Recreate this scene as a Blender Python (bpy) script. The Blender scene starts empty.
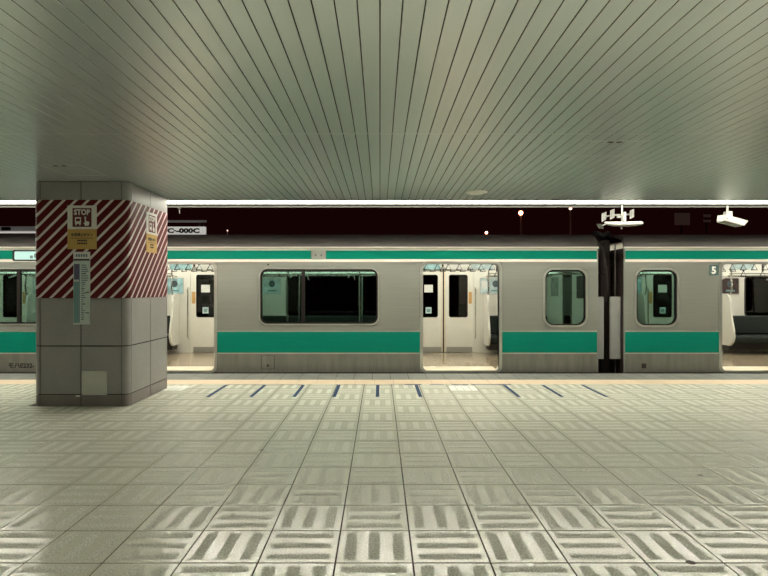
import bpy, bmesh, math, random
from mathutils import Vector, Matrix

random.seed(7)
S = bpy.context.scene
C = S.collection

# ------------------------------------------------------------------ camera
F = 585.0                      # focal length in pixels of the 768 x 576 frame
EYE = 1.44                     # eye height above the platform
cam_d = bpy.data.cameras.new('camera')
cam_d.sensor_fit = 'HORIZONTAL'
cam_d.sensor_width = 36.0
cam_d.lens = 36.0 * F / 768.0
cam_d.shift_x = 4.0 / 768.0
cam_d.clip_end = 300
cam = bpy.data.objects.new('camera', cam_d)
cam.location = (0, 0, EYE)
cam.rotation_euler = (math.pi / 2, 0, 0)
C.objects.link(cam)
S.camera = cam

# ------------------------------------------------------------------ world, exposure
w = bpy.data.worlds.new('night')
S.world = w
w.use_nodes = True
bg = w.node_tree.nodes['Background']
bg.inputs[0].default_value = (0.0060, 0.0008, 0.0008, 1)   # reddish night sky
bg.inputs[1].default_value = 1.0
S.view_settings.view_transform = 'Standard'
S.view_settings.look = 'None'
S.view_settings.exposure = 0.1
S.view_settings.gamma = 1.0
S.view_settings.use_curve_mapping = False

TUBE_STRENGTH = 14.0            # line light along the platform edge, front tube
SLOT_FILL_STRENGTH = 102.0           # ... added tube, hidden in the slot to brighten the platform
TRACK_FILL_STRENGTH = 36.0          # ... added hidden tube to brighten the train's upper side
REAR_STRENGTH = 74.0           # the same light along the opposite edge, behind the camera
CAR_LIGHT = 10.5                # ceiling light strips in the cars
LIGHT_COL = (1.0, 0.96, 0.83)

CEIL = 2.74                    # ceiling height
EDGE_Y = 8.69                  # ceiling edge
SEAM_Y = 4.94
TY = 10.0                      # near face of the train
TF = 12.95                     # far face of the train

# ------------------------------------------------------------------ materials
M = {}

def mat(name, col, rough=0.5, metal=0.0, spec=0.5, vary=0.0, scale=6.0, stretch=(1, 1, 1), speck=0.0, speck_scale=300.0,
        bump=0.0, bump_scale=200.0, emit=None, strength=0.0, rough_vary=0.0, coat=0.0):
    m = bpy.data.materials.new(name)
    m.use_nodes = True
    nt = m.node_tree
    b = nt.nodes['Principled BSDF']
    b.inputs['Base Color'].default_value = (*col, 1)
    b.inputs['Roughness'].default_value = rough
    b.inputs['Metallic'].default_value = metal
    b.inputs['Specular IOR Level'].default_value = spec
    b.inputs['Coat Weight'].default_value = coat
    if emit:
        b.inputs['Emission Color'].default_value = (*emit, 1)
        b.inputs['Emission Strength'].default_value = strength
    geo = nt.nodes.new('ShaderNodeNewGeometry')
    src = geo.outputs['Position']
    last = None
    if vary or rough_vary:
        mp = nt.nodes.new('ShaderNodeMapping')
        mp.inputs['Scale'].default_value = stretch
        nt.links.new(src, mp.inputs['Vector'])
        n = nt.nodes.new('ShaderNodeTexNoise')
        n.inputs['Scale'].default_value = scale
        n.inputs['Detail'].default_value = 5
        nt.links.new(mp.outputs[0], n.inputs['Vector'])
        if vary:
            r = nt.nodes.new('ShaderNodeMapRange')
            r.inputs[1].default_value = 0.3
            r.inputs[2].default_value = 0.7
            r.inputs[3].default_value = 1 - vary
            r.inputs[4].default_value = 1 + vary
            nt.links.new(n.outputs['Fac'], r.inputs[0])
            last = r.outputs[0]
        if rough_vary:
            r2 = nt.nodes.new('ShaderNodeMapRange')
            r2.inputs[1].default_value = 0.3
            r2.inputs[2].default_value = 0.7
            r2.inputs[3].default_value = max(0.02, rough - rough_vary)
            r2.inputs[4].default_value = min(1, rough + rough_vary)
            nt.links.new(n.outputs['Fac'], r2.inputs[0])
            nt.links.new(r2.outputs[0], b.inputs['Roughness'])
    if speck:
        n2 = nt.nodes.new('ShaderNodeTexNoise')
        n2.inputs['Scale'].default_value = speck_scale
        n2.inputs['Detail'].default_value = 2
        nt.links.new(src, n2.inputs['Vector'])
        r = nt.nodes.new('ShaderNodeMapRange')
        r.inputs[1].default_value = 0.35
        r.inputs[2].default_value = 0.65
        r.inputs[3].default_value = 1 - speck
        r.inputs[4].default_value = 1 + speck
        nt.links.new(n2.outputs['Fac'], r.inputs[0])
        if last is None:
            last = r.outputs[0]
        else:
            mu = nt.nodes.new('ShaderNodeMath')
            mu.operation = 'MULTIPLY'
            nt.links.new(last, mu.inputs[0])
            nt.links.new(r.outputs[0], mu.inputs[1])
            last = mu.outputs[0]
    if last is not None:
        vm = nt.nodes.new('ShaderNodeVectorMath')
        vm.operation = 'SCALE'
        vm.inputs[0].default_value = col
        nt.links.new(last, vm.inputs['Scale'])
        nt.links.new(vm.outputs[0], b.inputs['Base Color'])
    if bump:
        n3 = nt.nodes.new('ShaderNodeTexNoise')
        n3.inputs['Scale'].default_value = bump_scale
        n3.inputs['Detail'].default_value = 3
        nt.links.new(src, n3.inputs['Vector'])
        bp = nt.nodes.new('ShaderNodeBump')
        bp.inputs['Strength'].default_value = bump
        bp.inputs['Distance'].default_value = 0.002
        nt.links.new(n3.outputs['Fac'], bp.inputs['Height'])
        nt.links.new(bp.outputs[0], b.inputs['Normal'])
    M[name] = m
    return m

def glass(name, tint, gloss=1.0, rough=0.02):
    m = bpy.data.materials.new(name)
    m.use_nodes = True
    nt = m.node_tree
    nt.nodes.clear()
    out = nt.nodes.new('ShaderNodeOutputMaterial')
    mix = nt.nodes.new('ShaderNodeMixShader')
    tr = nt.nodes.new('ShaderNodeBsdfTransparent')
    tr.inputs[0].default_value = (*tint, 1)
    gl = nt.nodes.new('ShaderNodeBsdfGlossy')
    gl.inputs['Color'].default_value = (gloss, gloss, gloss, 1)
    gl.inputs['Roughness'].default_value = rough
    fr = nt.nodes.new('ShaderNodeFresnel')
    fr.inputs[0].default_value = 1.45
    nt.links.new(fr.outputs[0], mix.inputs[0])
    nt.links.new(tr.outputs[0], mix.inputs[1])
    nt.links.new(gl.outputs[0], mix.inputs[2])
    nt.links.new(mix.outputs[0], out.inputs[0])
    M[name] = m
    return m

mat('tile', (0.635, 0.630, 0.52), rough=0.25, spec=0.65, vary=0.04, scale=1.3, speck=0.13, speck_scale=100)
mat('grit', (0.535, 0.535, 0.455), rough=0.70, spec=0.4, vary=0.04, scale=1.3, speck=0.30, speck_scale=95, bump=0.15, bump_scale=160)
mat('grout', (0.045, 0.030, 0.022), rough=0.9)
mat('tactile', (0.62, 0.485, 0.335), rough=0.55, vary=0.06, scale=3, bump=0.3, bump_scale=60)
mat('edge_stone', (0.17, 0.175, 0.155), rough=0.7, vary=0.18, scale=4, speck=0.25, speck_scale=90)
mat('blue_paint', (0.012, 0.036, 0.085), rough=0.7, spec=0.1, vary=0.2, scale=8)
mat('brown_paint', (0.10, 0.07, 0.05), rough=0.6)
mat('white_paint', (0.75, 0.74, 0.66), rough=0.5, vary=0.12, scale=12)
mat('white_sticker', (0.76, 0.76, 0.70), rough=0.45, vary=0.1, scale=14)
mat('plank', (0.635, 0.695, 0.685), rough=0.29, metal=0.68, spec=0.5, vary=0.01, scale=2.0, stretch=(1, 0.2, 1))
mat('plank_gap', (0.035, 0.032, 0.028), rough=0.8)
mat('ceiling_trim', (0.85, 0.85, 0.78), rough=0.5)
mat('hatch_metal', (0.97, 0.96, 0.92), rough=0.3, metal=1.0)
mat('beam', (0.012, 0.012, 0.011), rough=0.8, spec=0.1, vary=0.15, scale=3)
mat('beam_lip', (0.06, 0.058, 0.052), rough=0.6, spec=0.2)
mat('tube', (0.9, 0.9, 0.85), rough=0.5, emit=LIGHT_COL, strength=TUBE_STRENGTH)
mat('slot_fill_tube', (0.9, 0.9, 0.85), rough=0.5, emit=LIGHT_COL, strength=SLOT_FILL_STRENGTH)
mat('track_fill_tube', (0.9, 0.9, 0.85), rough=0.5, emit=LIGHT_COL, strength=TRACK_FILL_STRENGTH)
mat('rear_tube', (0.9, 0.9, 0.85), rough=0.5, emit=LIGHT_COL, strength=REAR_STRENGTH)
mat('housing', (0.6, 0.6, 0.55), rough=0.45, metal=0.2)
mat('pillar_tile', (0.305, 0.295, 0.285), rough=0.4, spec=0.35, vary=0.06, scale=2.5, speck=0.05, speck_scale=60)
mat('pillar_base', (0.20, 0.175, 0.165), rough=0.3, spec=0.5, vary=0.08, scale=4)
mat('pillar_core', (0.03, 0.028, 0.026), rough=0.9)
mat('plate_paint', (0.52, 0.52, 0.47), rough=0.5, vary=0.07, scale=6)
mat('sign_white', (0.70, 0.70, 0.64), rough=0.4, vary=0.03)
mat('sign_red', (0.11, 0.008, 0.012), rough=0.4)
mat('sign_yellow', (0.54, 0.34, 0.09), rough=0.45, vary=0.03)
mat('ink', (0.02, 0.018, 0.018), rough=0.5)
mat('ink_teal', (0.16, 0.30, 0.30), rough=0.5)
mat('ink_blue', (0.10, 0.17, 0.22), rough=0.5)
mat('ink_purple', (0.10, 0.09, 0.17), rough=0.5)
mat('chart_paper', (0.52, 0.60, 0.55), rough=0.4, vary=0.08, scale=12)
mat('steel', (0.29, 0.298, 0.262), rough=0.38, metal=0.55, spec=0.5, vary=0.05, scale=3.0, stretch=(0.3, 1, 14), rough_vary=0.05)
mat('steel_lower', (0.235, 0.232, 0.198), rough=0.42, metal=0.55, spec=0.5, vary=0.16, scale=3.0, stretch=(3.5, 1, 0.5), rough_vary=0.05)
mat('steel_trim', (0.57, 0.575, 0.515), rough=0.28, metal=0.8, vary=0.05)
mat('cream_line', (0.70, 0.69, 0.60), rough=0.35, spec=0.5)
mat('gutter', (0.80, 0.78, 0.70), rough=0.35, metal=0.2)
mat('green_band', (0.0, 0.178, 0.118), rough=0.4, spec=0.15, vary=0.05, scale=5, stretch=(0.4, 1, 4))
mat('roof', (0.085, 0.076, 0.072), rough=0.45, metal=0.2, vary=0.10, scale=4, stretch=(0.3, 1, 1))
mat('black_rubber', (0.012, 0.011, 0.011), rough=0.7)
mat('dark_metal', (0.03, 0.024, 0.022), rough=0.6)
mat('dark_brown', (0.022, 0.013, 0.011), rough=0.6)
mat('guard_grey', (0.27, 0.275, 0.26), rough=0.5, vary=0.08, scale=5)
mat('lining', (0.74, 0.73, 0.655), rough=0.4, spec=0.5)
mat('door_white', (0.80, 0.78, 0.69), rough=0.35, spec=0.5, vary=0.02)
mat('car_floor', (0.36, 0.29, 0.20), rough=0.16, spec=0.6, vary=0.06, scale=8)
mat('threshold', (0.78, 0.70, 0.54), rough=0.35, vary=0.05, scale=10)
mat('chrome', (0.62, 0.61, 0.57), rough=0.18, metal=1.0)
mat('kick', (0.42, 0.42, 0.385), rough=0.35, metal=0.5)
mat('seat_cloth', (0.010, 0.017, 0.013), rough=0.85, vary=0.25, scale=30)
mat('seat_base', (0.05, 0.045, 0.04), rough=0.6)
mat('strap_black', (0.012, 0.011, 0.011), rough=0.5)
mat('orange_tape', (0.62, 0.36, 0.12), rough=0.5)
mat('gasket', (0.012, 0.009, 0.008), rough=0.7, spec=0.15)
mat('paper', (0.72, 0.73, 0.68), rough=0.6)
mat('paper_teal', (0.34, 0.56, 0.58), rough=0.5, vary=0.30, scale=9)
mat('paper_pale', (0.48, 0.60, 0.60), rough=0.5, vary=0.25, scale=10)
mat('paper_dark', (0.055, 0.03, 0.028), rough=0.5, vary=0.5, scale=9)
mat('paper_grey', (0.30, 0.33, 0.30), rough=0.5, vary=0.4, scale=9)
mat('poster_ink', (0.06, 0.09, 0.10), rough=0.5, vary=0.3, scale=20)
mat('car_light', (0.9, 0.9, 0.85), rough=0.5, emit=(1.0, 0.975, 0.86), strength=CAR_LIGHT)
mat('led_display', (0.1, 0.1, 0.1), rough=0.3, emit=(0.62, 1.0, 0.86), strength=0.75)
mat('led_text', (0.1, 0.1, 0.1), rough=0.3, emit=(0.10, 0.25, 0.20), strength=0.6)
mat('number_ground', (0.07, 0.115, 0.105), rough=0.4)
mat('cctv_white', (0.25, 0.243, 0.22), rough=0.4)
mat('cctv_dark', (0.02, 0.02, 0.02), rough=0.2)
mat('plate_white', (0.24, 0.235, 0.22), rough=0.3, metal=0.2)
mat('ballast', (0.03, 0.027, 0.025), rough=0.95, vary=0.3, scale=10)
mat('far_sign', (0.6, 0.6, 0.55), rough=0.5, emit=(1.0, 0.98, 0.9), strength=0.42)
mat('far_grey_glow', (0.30, 0.29, 0.27), rough=0.6, emit=(0.9, 0.85, 0.8), strength=0.05)  # faint glow put into the grey; rail and girder are no lamps
mat('far_post', (0.7, 0.55, 0.5), rough=0.6)
mat('sodium', (1, 0.7, 0.5), rough=0.5, emit=(1.0, 0.36, 0.16), strength=22.0)
mat('sodium_dim', (1, 0.7, 0.5), rough=0.5, emit=(1.0, 0.65, 0.5), strength=3.0)
mat('far_wall', (0.02, 0.015, 0.015), rough=0.9)
mat('far_window', (0.05, 0.03, 0.03), rough=0.5, emit=(1.0, 0.55, 0.45), strength=0.018)
glass('car_glass', (0.45, 0.58, 0.535))
glass('door_glass', (0.25, 0.27, 0.25))

def stripes_material():
    m = bpy.data.materials.new('warning_stripes')
    m.use_nodes = True
    nt = m.node_tree
    b = nt.nodes['Principled BSDF']
    b.inputs['Roughness'].default_value = 0.45
    b.inputs['Specular IOR Level'].default_value = 0.2
    geo = nt.nodes.new('ShaderNodeNewGeometry')
    dot = nt.nodes.new('ShaderNodeVectorMath')
    dot.operation = 'DOT_PRODUCT'
    p = 0.1466
    dot.inputs[1].default_value = (-1 / p, -1 / p, 1 / p)      # runs on round the corner of the pillar
    nt.links.new(geo.outputs['Position'], dot.inputs[0])
    fr = nt.nodes.new('ShaderNodeMath')
    fr.operation = 'FRACT'
    ad = nt.nodes.new('ShaderNodeMath')
    ad.operation = 'ADD'
    ad.inputs[1].default_value = 0.35 + 100
    nt.links.new(dot.outputs['Value'], ad.inputs[0])
    nt.links.new(ad.outputs[0], fr.inputs[0])
    lt = nt.nodes.new('ShaderNodeMath')
    lt.operation = 'LESS_THAN'
    lt.inputs[1].default_value = 0.29
    nt.links.new(fr.outputs[0], lt.inputs[0])
    mx = nt.nodes.new('ShaderNodeMix')
    mx.data_type = 'RGBA'
    mx.inputs[6].default_value = (0.095, 0.004, 0.008, 1)
    mx.inputs[7].default_value = (0.66, 0.60, 0.56, 1)
    nt.links.new(lt.outputs[0], mx.inputs[0])
    nt.links.new(mx.outputs[2], b.inputs['Base Color'])
    M['warning_stripes'] = m
stripes_material()

# ------------------------------------------------------------------ mesh helpers
class MB:
    def __init__(self):
        self.v, self.f, self.mi = [], [], []
    def quad(self, pts, mi=0):
        n = len(self.v)
        self.v += [tuple(p) for p in pts]
        self.f.append(tuple(range(n, n + len(pts))))
        self.mi.append(mi)
    def box(self, x0, x1, y0, y1, z0, z1, mi=0):
        n = len(self.v)
        self.v += [(x0, y0, z0), (x1, y0, z0), (x1, y1, z0), (x0, y1, z0), (x0, y0, z1), (x1, y0, z1), (x1, y1, z1), (x0, y1, z1)]
        for q in ((0, 3, 2, 1), (4, 5, 6, 7), (0, 1, 5, 4), (1, 2, 6, 5), (2, 3, 7, 6), (3, 0, 4, 7)):
            self.f.append(tuple(n + i for i in q))
            self.mi.append(mi)
        return self
    def cbox(self, x0, x1, y0, y1, z0, z1, b, mi=0):
        """box with chamfered vertical and top edges on every side (convex hull of three octagon-like rings)"""
        bm = bmesh.new()
        for sx, X in ((-1, x0), (1, x1)):
            for sy, Y in ((-1, y0), (1, y1)):
                for sz, Z in ((-1, z0), (1, z1)):
                    for d in range(3):
                        off = [b, b, b]
                        off[d] = 0
                        bm.verts.new((X - sx * off[0], Y - sy * off[1], Z - sz * off[2]))
        bmesh.ops.convex_hull(bm, input=bm.verts[:])
        bmesh.ops.dissolve_limit(bm, angle_limit=0.02, verts=bm.verts[:], edges=bm.edges[:])
        bm.verts.index_update()
        n = len(self.v)
        self.v += [tuple(v.co) for v in bm.verts]
        for f in bm.faces:
            self.f.append(tuple(n + v.index for v in f.verts))
            self.mi.append(mi)
        bm.free()
        return self
    def tube(self, pts, r, n=8, mi=0, cap=True):
        pts = [Vector(p) for p in pts]
        rr_ = r if isinstance(r, (list, tuple)) else [r] * len(pts)
        base = len(self.v)
        prev = None
        for i, p in enumerate(pts):
            if i == 0:
                t = pts[1] - p
            elif i == len(pts) - 1:
                t = p - pts[i - 1]
            else:
                t = (pts[i + 1] - pts[i - 1])
            t.normalize()
            if prev is None:
                a = Vector((0, 0, 1)) if abs(t.z) < 0.9 else Vector((1, 0, 0))
            else:
                a = prev
            u = (a - t * a.dot(t)).normalized()
            prev = u
            v = t.cross(u)
            for k in range(n):
                an = 2 * math.pi * k / n
                self.v.append(tuple(p + (u * math.cos(an) + v * math.sin(an)) * rr_[i]))
        for i in range(len(pts) - 1):
            for k in range(n):
                a, b = base + i * n + k, base + i * n + (k + 1) % n
                self.f.append((a, b, b + n, a + n))
                self.mi.append(mi)
        if cap:
            self.f.append(tuple(base + k for k in reversed(range(n))))
            self.mi.append(mi)
            e = base + (len(pts) - 1) * n
            self.f.append(tuple(e + k for k in range(n)))
            self.mi.append(mi)
        return self
    def prism(self, poly, axis, a0, a1, mi=0):
        """extrude a 2D polygon; axis 'x': poly is (y,z); 'y': poly is (x,z); 'z': poly is (x,y)"""
        def P(q, a):
            return {'x': (a, q[0], q[1]), 'y': (q[0], a, q[1]), 'z': (q[0], q[1], a)}[axis]
        n = len(self.v)
        k = len(poly)
        self.v += [P(q, a0) for q in poly] + [P(q, a1) for q in poly]
        self.f.append(tuple(n + i for i in range(k)))
        self.f.append(tuple(n + k + i for i in reversed(range(k))))
        self.mi += [mi, mi]
        for i in range(k):
            j = (i + 1) % k
            self.f.append((n + i, n + k + i, n + k + j, n + j))
            self.mi.append(mi)
        return self
    def mesh(self, name, mats, smooth=False):
        me = bpy.data.meshes.new(name)
        me.from_pydata(self.v, [], self.f)
        for mm in (mats if isinstance(mats, (list, tuple)) else [mats]):
            me.materials.append(M[mm])
        me.polygons.foreach_set('material_index', self.mi)
        bm = bmesh.new()
        bm.from_mesh(me)
        bmesh.ops.recalc_face_normals(bm, faces=bm.faces[:])
        bm.to_mesh(me)
        bm.free()
        if smooth:
            me.polygons.foreach_set('use_smooth', [True] * len(me.polygons))
            me.set_sharp_from_angle(angle=math.radians(40))
        me.update()
        return me
    def build(self, name, mats, parent=None, smooth=False):
        return link(name, self.mesh(name, mats, smooth), parent)

def link(name, me, parent=None, loc=None):
    o = bpy.data.objects.new(name, me)
    C.objects.link(o)
    if parent is not None:
        o.parent = parent
    if loc:
        o.location = loc
    return o

def tag(o, label=None, cat=None, group=None, kind=None):
    for k, v in (('label', label), ('category', cat), ('group', group), ('kind', kind)):
        if v:
            o[k] = v
    return o

def empty(name, loc=(0, 0, 0)):
    """the thing's origin; children are built in world coordinates and keep them"""
    o = bpy.data.objects.new(name, None)
    C.objects.link(o)
    o.location = loc
    o.empty_display_size = 0.1
    return o

def settle(root):
    """children were built in world coordinates: cancel the root's translation"""
    inv = Matrix.Translation(-root.location)
    for ch in root.children:
        ch.matrix_parent_inverse = inv

def rr(x0, x1, z0, z1, r, n=6):
    """rounded rectangle loop, counter-clockwise"""
    pts = []
    for cx, cz, a0 in ((x1 - r, z1 - r, 0), (x0 + r, z1 - r, 90), (x0 + r, z0 + r, 180), (x1 - r, z0 + r, 270)):
        for i in range(n + 1):
            a = math.radians(a0 + 90 * i / n)
            pts.append((cx + r * math.cos(a), cz + r * math.sin(a)))
    return pts

def holed_plate(name, outer, holes, y0, y1, mats, parent=None, smooth=False):
    """a plate in the xz plane from y0 to y1 with holes through it"""
    bm = bmesh.new()
    edges = []
    for loop in [outer] + holes:
        vs = [bm.verts.new((x, y0, z)) for x, z in loop]
        for i in range(len(vs)):
            edges.append(bm.edges.new((vs[i], vs[(i + 1) % len(vs)])))
    bmesh.ops.triangle_fill(bm, use_beauty=True, use_dissolve=False, edges=edges)
    ret = bmesh.ops.extrude_face_region(bm, geom=bm.faces[:])
    for g in ret['geom']:
        if isinstance(g, bmesh.types.BMVert):
            g.co.y = y1
    bmesh.ops.recalc_face_normals(bm, faces=bm.faces[:])
    me = bpy.data.meshes.new(name)
    bm.to_mesh(me)
    bm.free()
    me.materials.append(M[mats])
    return link(name, me, parent)

def ring(name, outer, inner, y0, y1, m, parent):
    """frame between two loops of equal length in the xz plane"""
    b = MB()
    n = len(outer)
    for y in (y0, y1):
        b.v += [(x, y, z) for x, z in outer] + [(x, y, z) for x, z in inner]
    for i in range(n):
        j = (i + 1) % n
        for q in ((i, j, n + j, n + i), (2 * n + i, 3 * n + i, 3 * n + j, 2 * n + j), (i, 2 * n + i, 2 * n + j, j), (n + i, n + j, 3 * n + j, 3 * n + i)):
            b.f.append(q)
            b.mi.append(0)
    return b.build(name, m, parent)

def text(name, s, size, m, parent, origin, xdir=(1, 0, 0), up=(0, 0, 1), depth=0.0008, width=None, bold=0.0, align='CENTER'):
    """flat lettering as a mesh; origin is the middle (or left end) of the baseline"""
    cu = bpy.data.curves.new('t', 'FONT')
    cu.body = s
    cu.size = size
    cu.align_x = align
    cu.extrude = depth
    cu.offset = bold
    cu.resolution_u = 2
    o = bpy.data.objects.new('t', cu)
    C.objects.link(o)
    bpy.context.view_layer.update()
    me = bpy.data.meshes.new_from_object(o.evaluated_get(bpy.context.evaluated_depsgraph_get()))
    bpy.data.objects.remove(o)
    bpy.data.curves.remove(cu)
    X, U = Vector(xdir).normalized(), Vector(up).normalized()
    N = X.cross(U)
    xs = [v.co.x for v in me.vertices] or [0, 1]
    k = width / (max(xs) - min(xs)) if width else 1.0
    og = Vector(origin)
    for v in me.vertices:
        v.co = og + X * (v.co.x * k) + U * v.co.y + N * v.co.z
    me.materials.clear()
    me.materials.append(M[m])
    me.name = name
    return link(name, me, parent)

# ================================================================== SETTING
# ------------------------------------------------------------------ platform floor
T = 0.407
COL0 = 0.1725                     # a column joint
ROW0 = 3.066 - T                  # first row joint in the frame
NROW = 15
FLOOR_END = ROW0 + NROW * T       # 8.764
XW = 11.0
PX0, PX1, PY0, PY1 = -4.22, -3.06, 7.115, 8.48   # pillar footprint

b = MB()
b.box(-XW, XW, -3.9, 9.86, -1.1, -0.0035)
floor = b.build('floor', 'grout')
tag(floor, 'pale speckled platform floor of ribbed square tiles', 'floor', kind='structure')

def tile_geo(b, ox, oy, rot, gx=0.0040, gy=0.0066):
    h = T / 2
    def P(x, y, z):
        return (ox + x, oy + y, z)
    hx, hy, c = h - gx, h - gy, 0.001
    top = [(-hx + c, -hy + c), (hx - c, -hy + c), (hx - c, hy - c), (-hx + c, hy - c)]
    low = [(-hx, -hy), (hx, -hy), (hx, hy), (-hx, hy)]
    b.quad([P(x, y, 0.0) for x, y in top])
    for i in range(4):
        j = (i + 1) % 4
        b.quad([P(*low[i], -0.0035), P(*low[j], -0.0035), P(*top[j], 0), P(*top[i], 0)])
    for cc in (-0.132, 0.0, 0.132):
        a0, a1, l0, l1 = cc - 0.031, cc + 0.031, -0.168, 0.168
        if rot:
            q = [(l0, a0), (l1, a0), (l1, a1), (l0, a1)]
        else:
            q = [(a0, l0), (a1, l0), (a1, l1), (a0, l1)]
        e = 0.0012
        b.quad([P(x, y, e) for x, y in q], 1)
        for i in range(4):
            j = (i + 1) % 4
            b.quad([P(*q[i], 0), P(*q[j], 0), P(*q[j], e), P(*q[i], e)], 1)

tile_mesh = []
for rot in (0, 1):
    bb = MB()
    tile_geo(bb, 0, 0, rot)
    tile_mesh.append(bb.mesh('tile', ['tile', 'grit']))
cands = []
for r in range(-16, NROW):
    for c in range(-27, 27):
        cx, cy = COL0 + (c + 0.5) * T, ROW0 + (r + 0.5) * T
        if abs(cx) > XW - 0.2:
            continue
        if PX0 < cx < PX1 and PY0 < cy < PY1:
            continue
        rot = (c + r) % 2
        seen = r >= 0 and abs(cx) < 0.66 * (cy + 0.25) + 0.35
        cands.append((0 if seen else 1, abs(cx) / max(cy, 0.2) if r >= 0 else 99, cx, cy, rot))
cands.sort()
rest = MB()
for i, (a, k, cx, cy, rot) in enumerate(cands):
    if i < 298 and a == 0:
        link('tile', tile_mesh[rot], floor, (cx, cy, 0))
    else:
        tile_geo(rest, cx, cy, rot)
tag(rest.build('outlying_tiles', ['tile', 'grit'], floor), kind='stuff')

# yellow warning strip and edge stones
TW = 0.292
bt = MB()
bt.cbox(-TW / 2 + 0.0012, TW / 2 - 0.0012, FLOOR_END + 0.002, 9.19, -0.003, 0.0005, 0.002)
tact = bt.mesh('warning_tile', 'tactile')
be = MB()
be.cbox(-TW / 2 + 0.004, TW / 2 - 0.004, 9.196, 9.86, -0.003, 0.0, 0.001)
ston = be.mesh('edge_stone', 'edge_stone')
for k in range(-37, 38):
    link('warning_tile', tact, floor, (k * TW + 0.06, 0, 0))
    link('edge_stone', ston, floor, (k * TW + 0.02, 0, 0))

# blue queue lines, thin brown cross lines, white stickers
for x in (-2.279, -1.707, -1.136, -0.608, -0.033, 0.536, 1.841, 2.411, 2.997):
    bl = MB()
    bl.box(x - 0.024, x + 0.024, 7.73, 8.67, 0.0, 0.002)
    bl.build('blue_line', 'blue_paint', floor)
for x0, x1 in ((0.36, 0.62), (0.74, 0.95), (1.06, 1.32), (1.36, 1.95)):
    bl = MB()
    bl.box(x0, x1, 8.70, 8.755, 0.0, 0.002)
    bl.build('blue_line', 'blue_paint', floor)
for x0, x1 in ((-2.279, -1.136), (-0.608, 0.536)):
    bl = MB()
    bl.box(x0, x1, 8.675, 8.70, 0.0, 0.0018)
    bl.build('brown_line', 'brown_paint', floor)
for x0 in (-3.16, 1.0):
    for k in range(4):
        q = x0 + k * 0.098
        bl = MB()
        bl.prism([(q, 8.20), (q + 0.085, 8.20), (q + 0.085, 8.58), (q, 8.58)], 'z', 0.0, 0.0022)
        # a darker printed bar across each patch
        bl.build('white_floor_mark', 'white_sticker', floor)

for x, y, r in ((1.63, 3.07, 0.026), (2.46, 4.50, 0.028), (2.95, 3.9, 0.02), (-1.05, 5.2, 0.018)):
    bl = MB()
    bl.tube([(x, y, 0.0), (x, y, 0.0016)], [r, r * 0.8], 10)
    bl.build('dark_spot', 'brown_paint', floor)
b = MB()
b.box(-40, 40, 9.86, 90, -1.3, -1.1)
tag(b.build('track_bed', 'ballast'), 'dark track bed beyond the platform edge', 'ground', kind='structure')

# ------------------------------------------------------------------ ceiling
b = MB()
b.box(-XW, XW, -2.6, EDGE_Y, CEIL + 0.02, CEIL + 0.10)
ceiling = b.build('ceiling', 'plank_gap')
tag(ceiling, 'pale grey metal ceiling of narrow planks', 'ceiling', kind='structure')
PW = 0.104

def plank_geo(b, ox, y0, y1):
    h = PW / 2 - 0.0029
    c = 0.0015
    prof = [(-h, CEIL + 0.02), (-h, CEIL + c), (-h + c, CEIL), (h - c, CEIL), (h, CEIL + c), (h, CEIL + 0.02)]
    k0 = len(b.mi)
    b.prism([(ox + x, z) for x, z in prof], 'y', y0, y1)
    b.mi[k0 + 2] = b.mi[k0 + 6] = 1            # groove flanges coloured dark, painting in the shade inside the groove

pf, pb = MB(), MB()
plank_geo(pf, 0, -2.6, SEAM_Y - 0.003)
plank_geo(pb, 0, SEAM_Y + 0.003, EDGE_Y)
mf, mbk = pf.mesh('plank', ['plank', 'plank_gap']), pb.mesh('plank', ['plank', 'plank_gap'])
rest = MB()
for k in range(-104, 104):
    ox = (k + 0.5) * PW
    if abs(ox) < 5.0:
        link('plank', mf, ceiling, (ox, 0, 0))
    else:
        plank_geo(rest, ox, -2.6, SEAM_Y - 0.003)
    if abs(ox) < 7.6:
        link('plank', mbk, ceiling, (ox, 0, 0))
    else:
        plank_geo(rest, ox, SEAM_Y + 0.003, EDGE_Y)
tag(rest.build('outlying_planks', ['plank', 'plank_gap'], ceiling), kind='stuff')
b = MB()
b.box(-XW, XW, SEAM_Y - 0.005, SEAM_Y + 0.001, CEIL - 0.0008, CEIL + 0.012)
b.build('seam_strip', 'hatch_metal', ceiling)

def hatch(x0, x1, y0, y1, latches):
    for (a, bb_, c, d) in ((x0, x1, y0, y0 + 0.012), (x0, x1, y1 - 0.012, y1), (x0, x0 + 0.003, y0, y1), (x1 - 0.003, x1, y0, y1)):
        q = MB()
        q.box(a, bb_, c, d, CEIL - 0.002, CEIL + 0.004)
        q.build('hatch_frame', 'hatch_metal', ceiling)
    for lx in latches:
        q = MB()
        q.cbox(lx - 0.022, lx + 0.022, y0 + 0.01, y0 + 0.06, CEIL - 0.004, CEIL + 0.004, 0.002)
        q.build('hatch_latch', 'dark_metal', ceiling)
hatch(1.80, 2.40, 5.17, 5.76, (2.05, 2.13))
hatch(-3.60, -3.16, 6.18, 6.76, (-3.45, -3.36))

# beam beyond the edge of the ceiling
b = MB()
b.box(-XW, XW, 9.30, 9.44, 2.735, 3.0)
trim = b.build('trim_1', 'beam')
tag(trim, 'grey roof edge beam above the track', 'beam', kind='structure')
b = MB()
b.box(-XW, XW, 9.285, 9.30, 2.720, 2.735)
b.build('lip', 'beam_lip', trim)
b = MB()
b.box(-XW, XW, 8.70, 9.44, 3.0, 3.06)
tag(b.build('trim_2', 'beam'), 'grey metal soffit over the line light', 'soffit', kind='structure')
b = MB()
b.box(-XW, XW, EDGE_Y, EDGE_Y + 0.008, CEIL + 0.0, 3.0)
tag(b.build('trim_3', 'beam'), 'grey end plate of the plank ceiling', 'trim', kind='structure')

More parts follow.
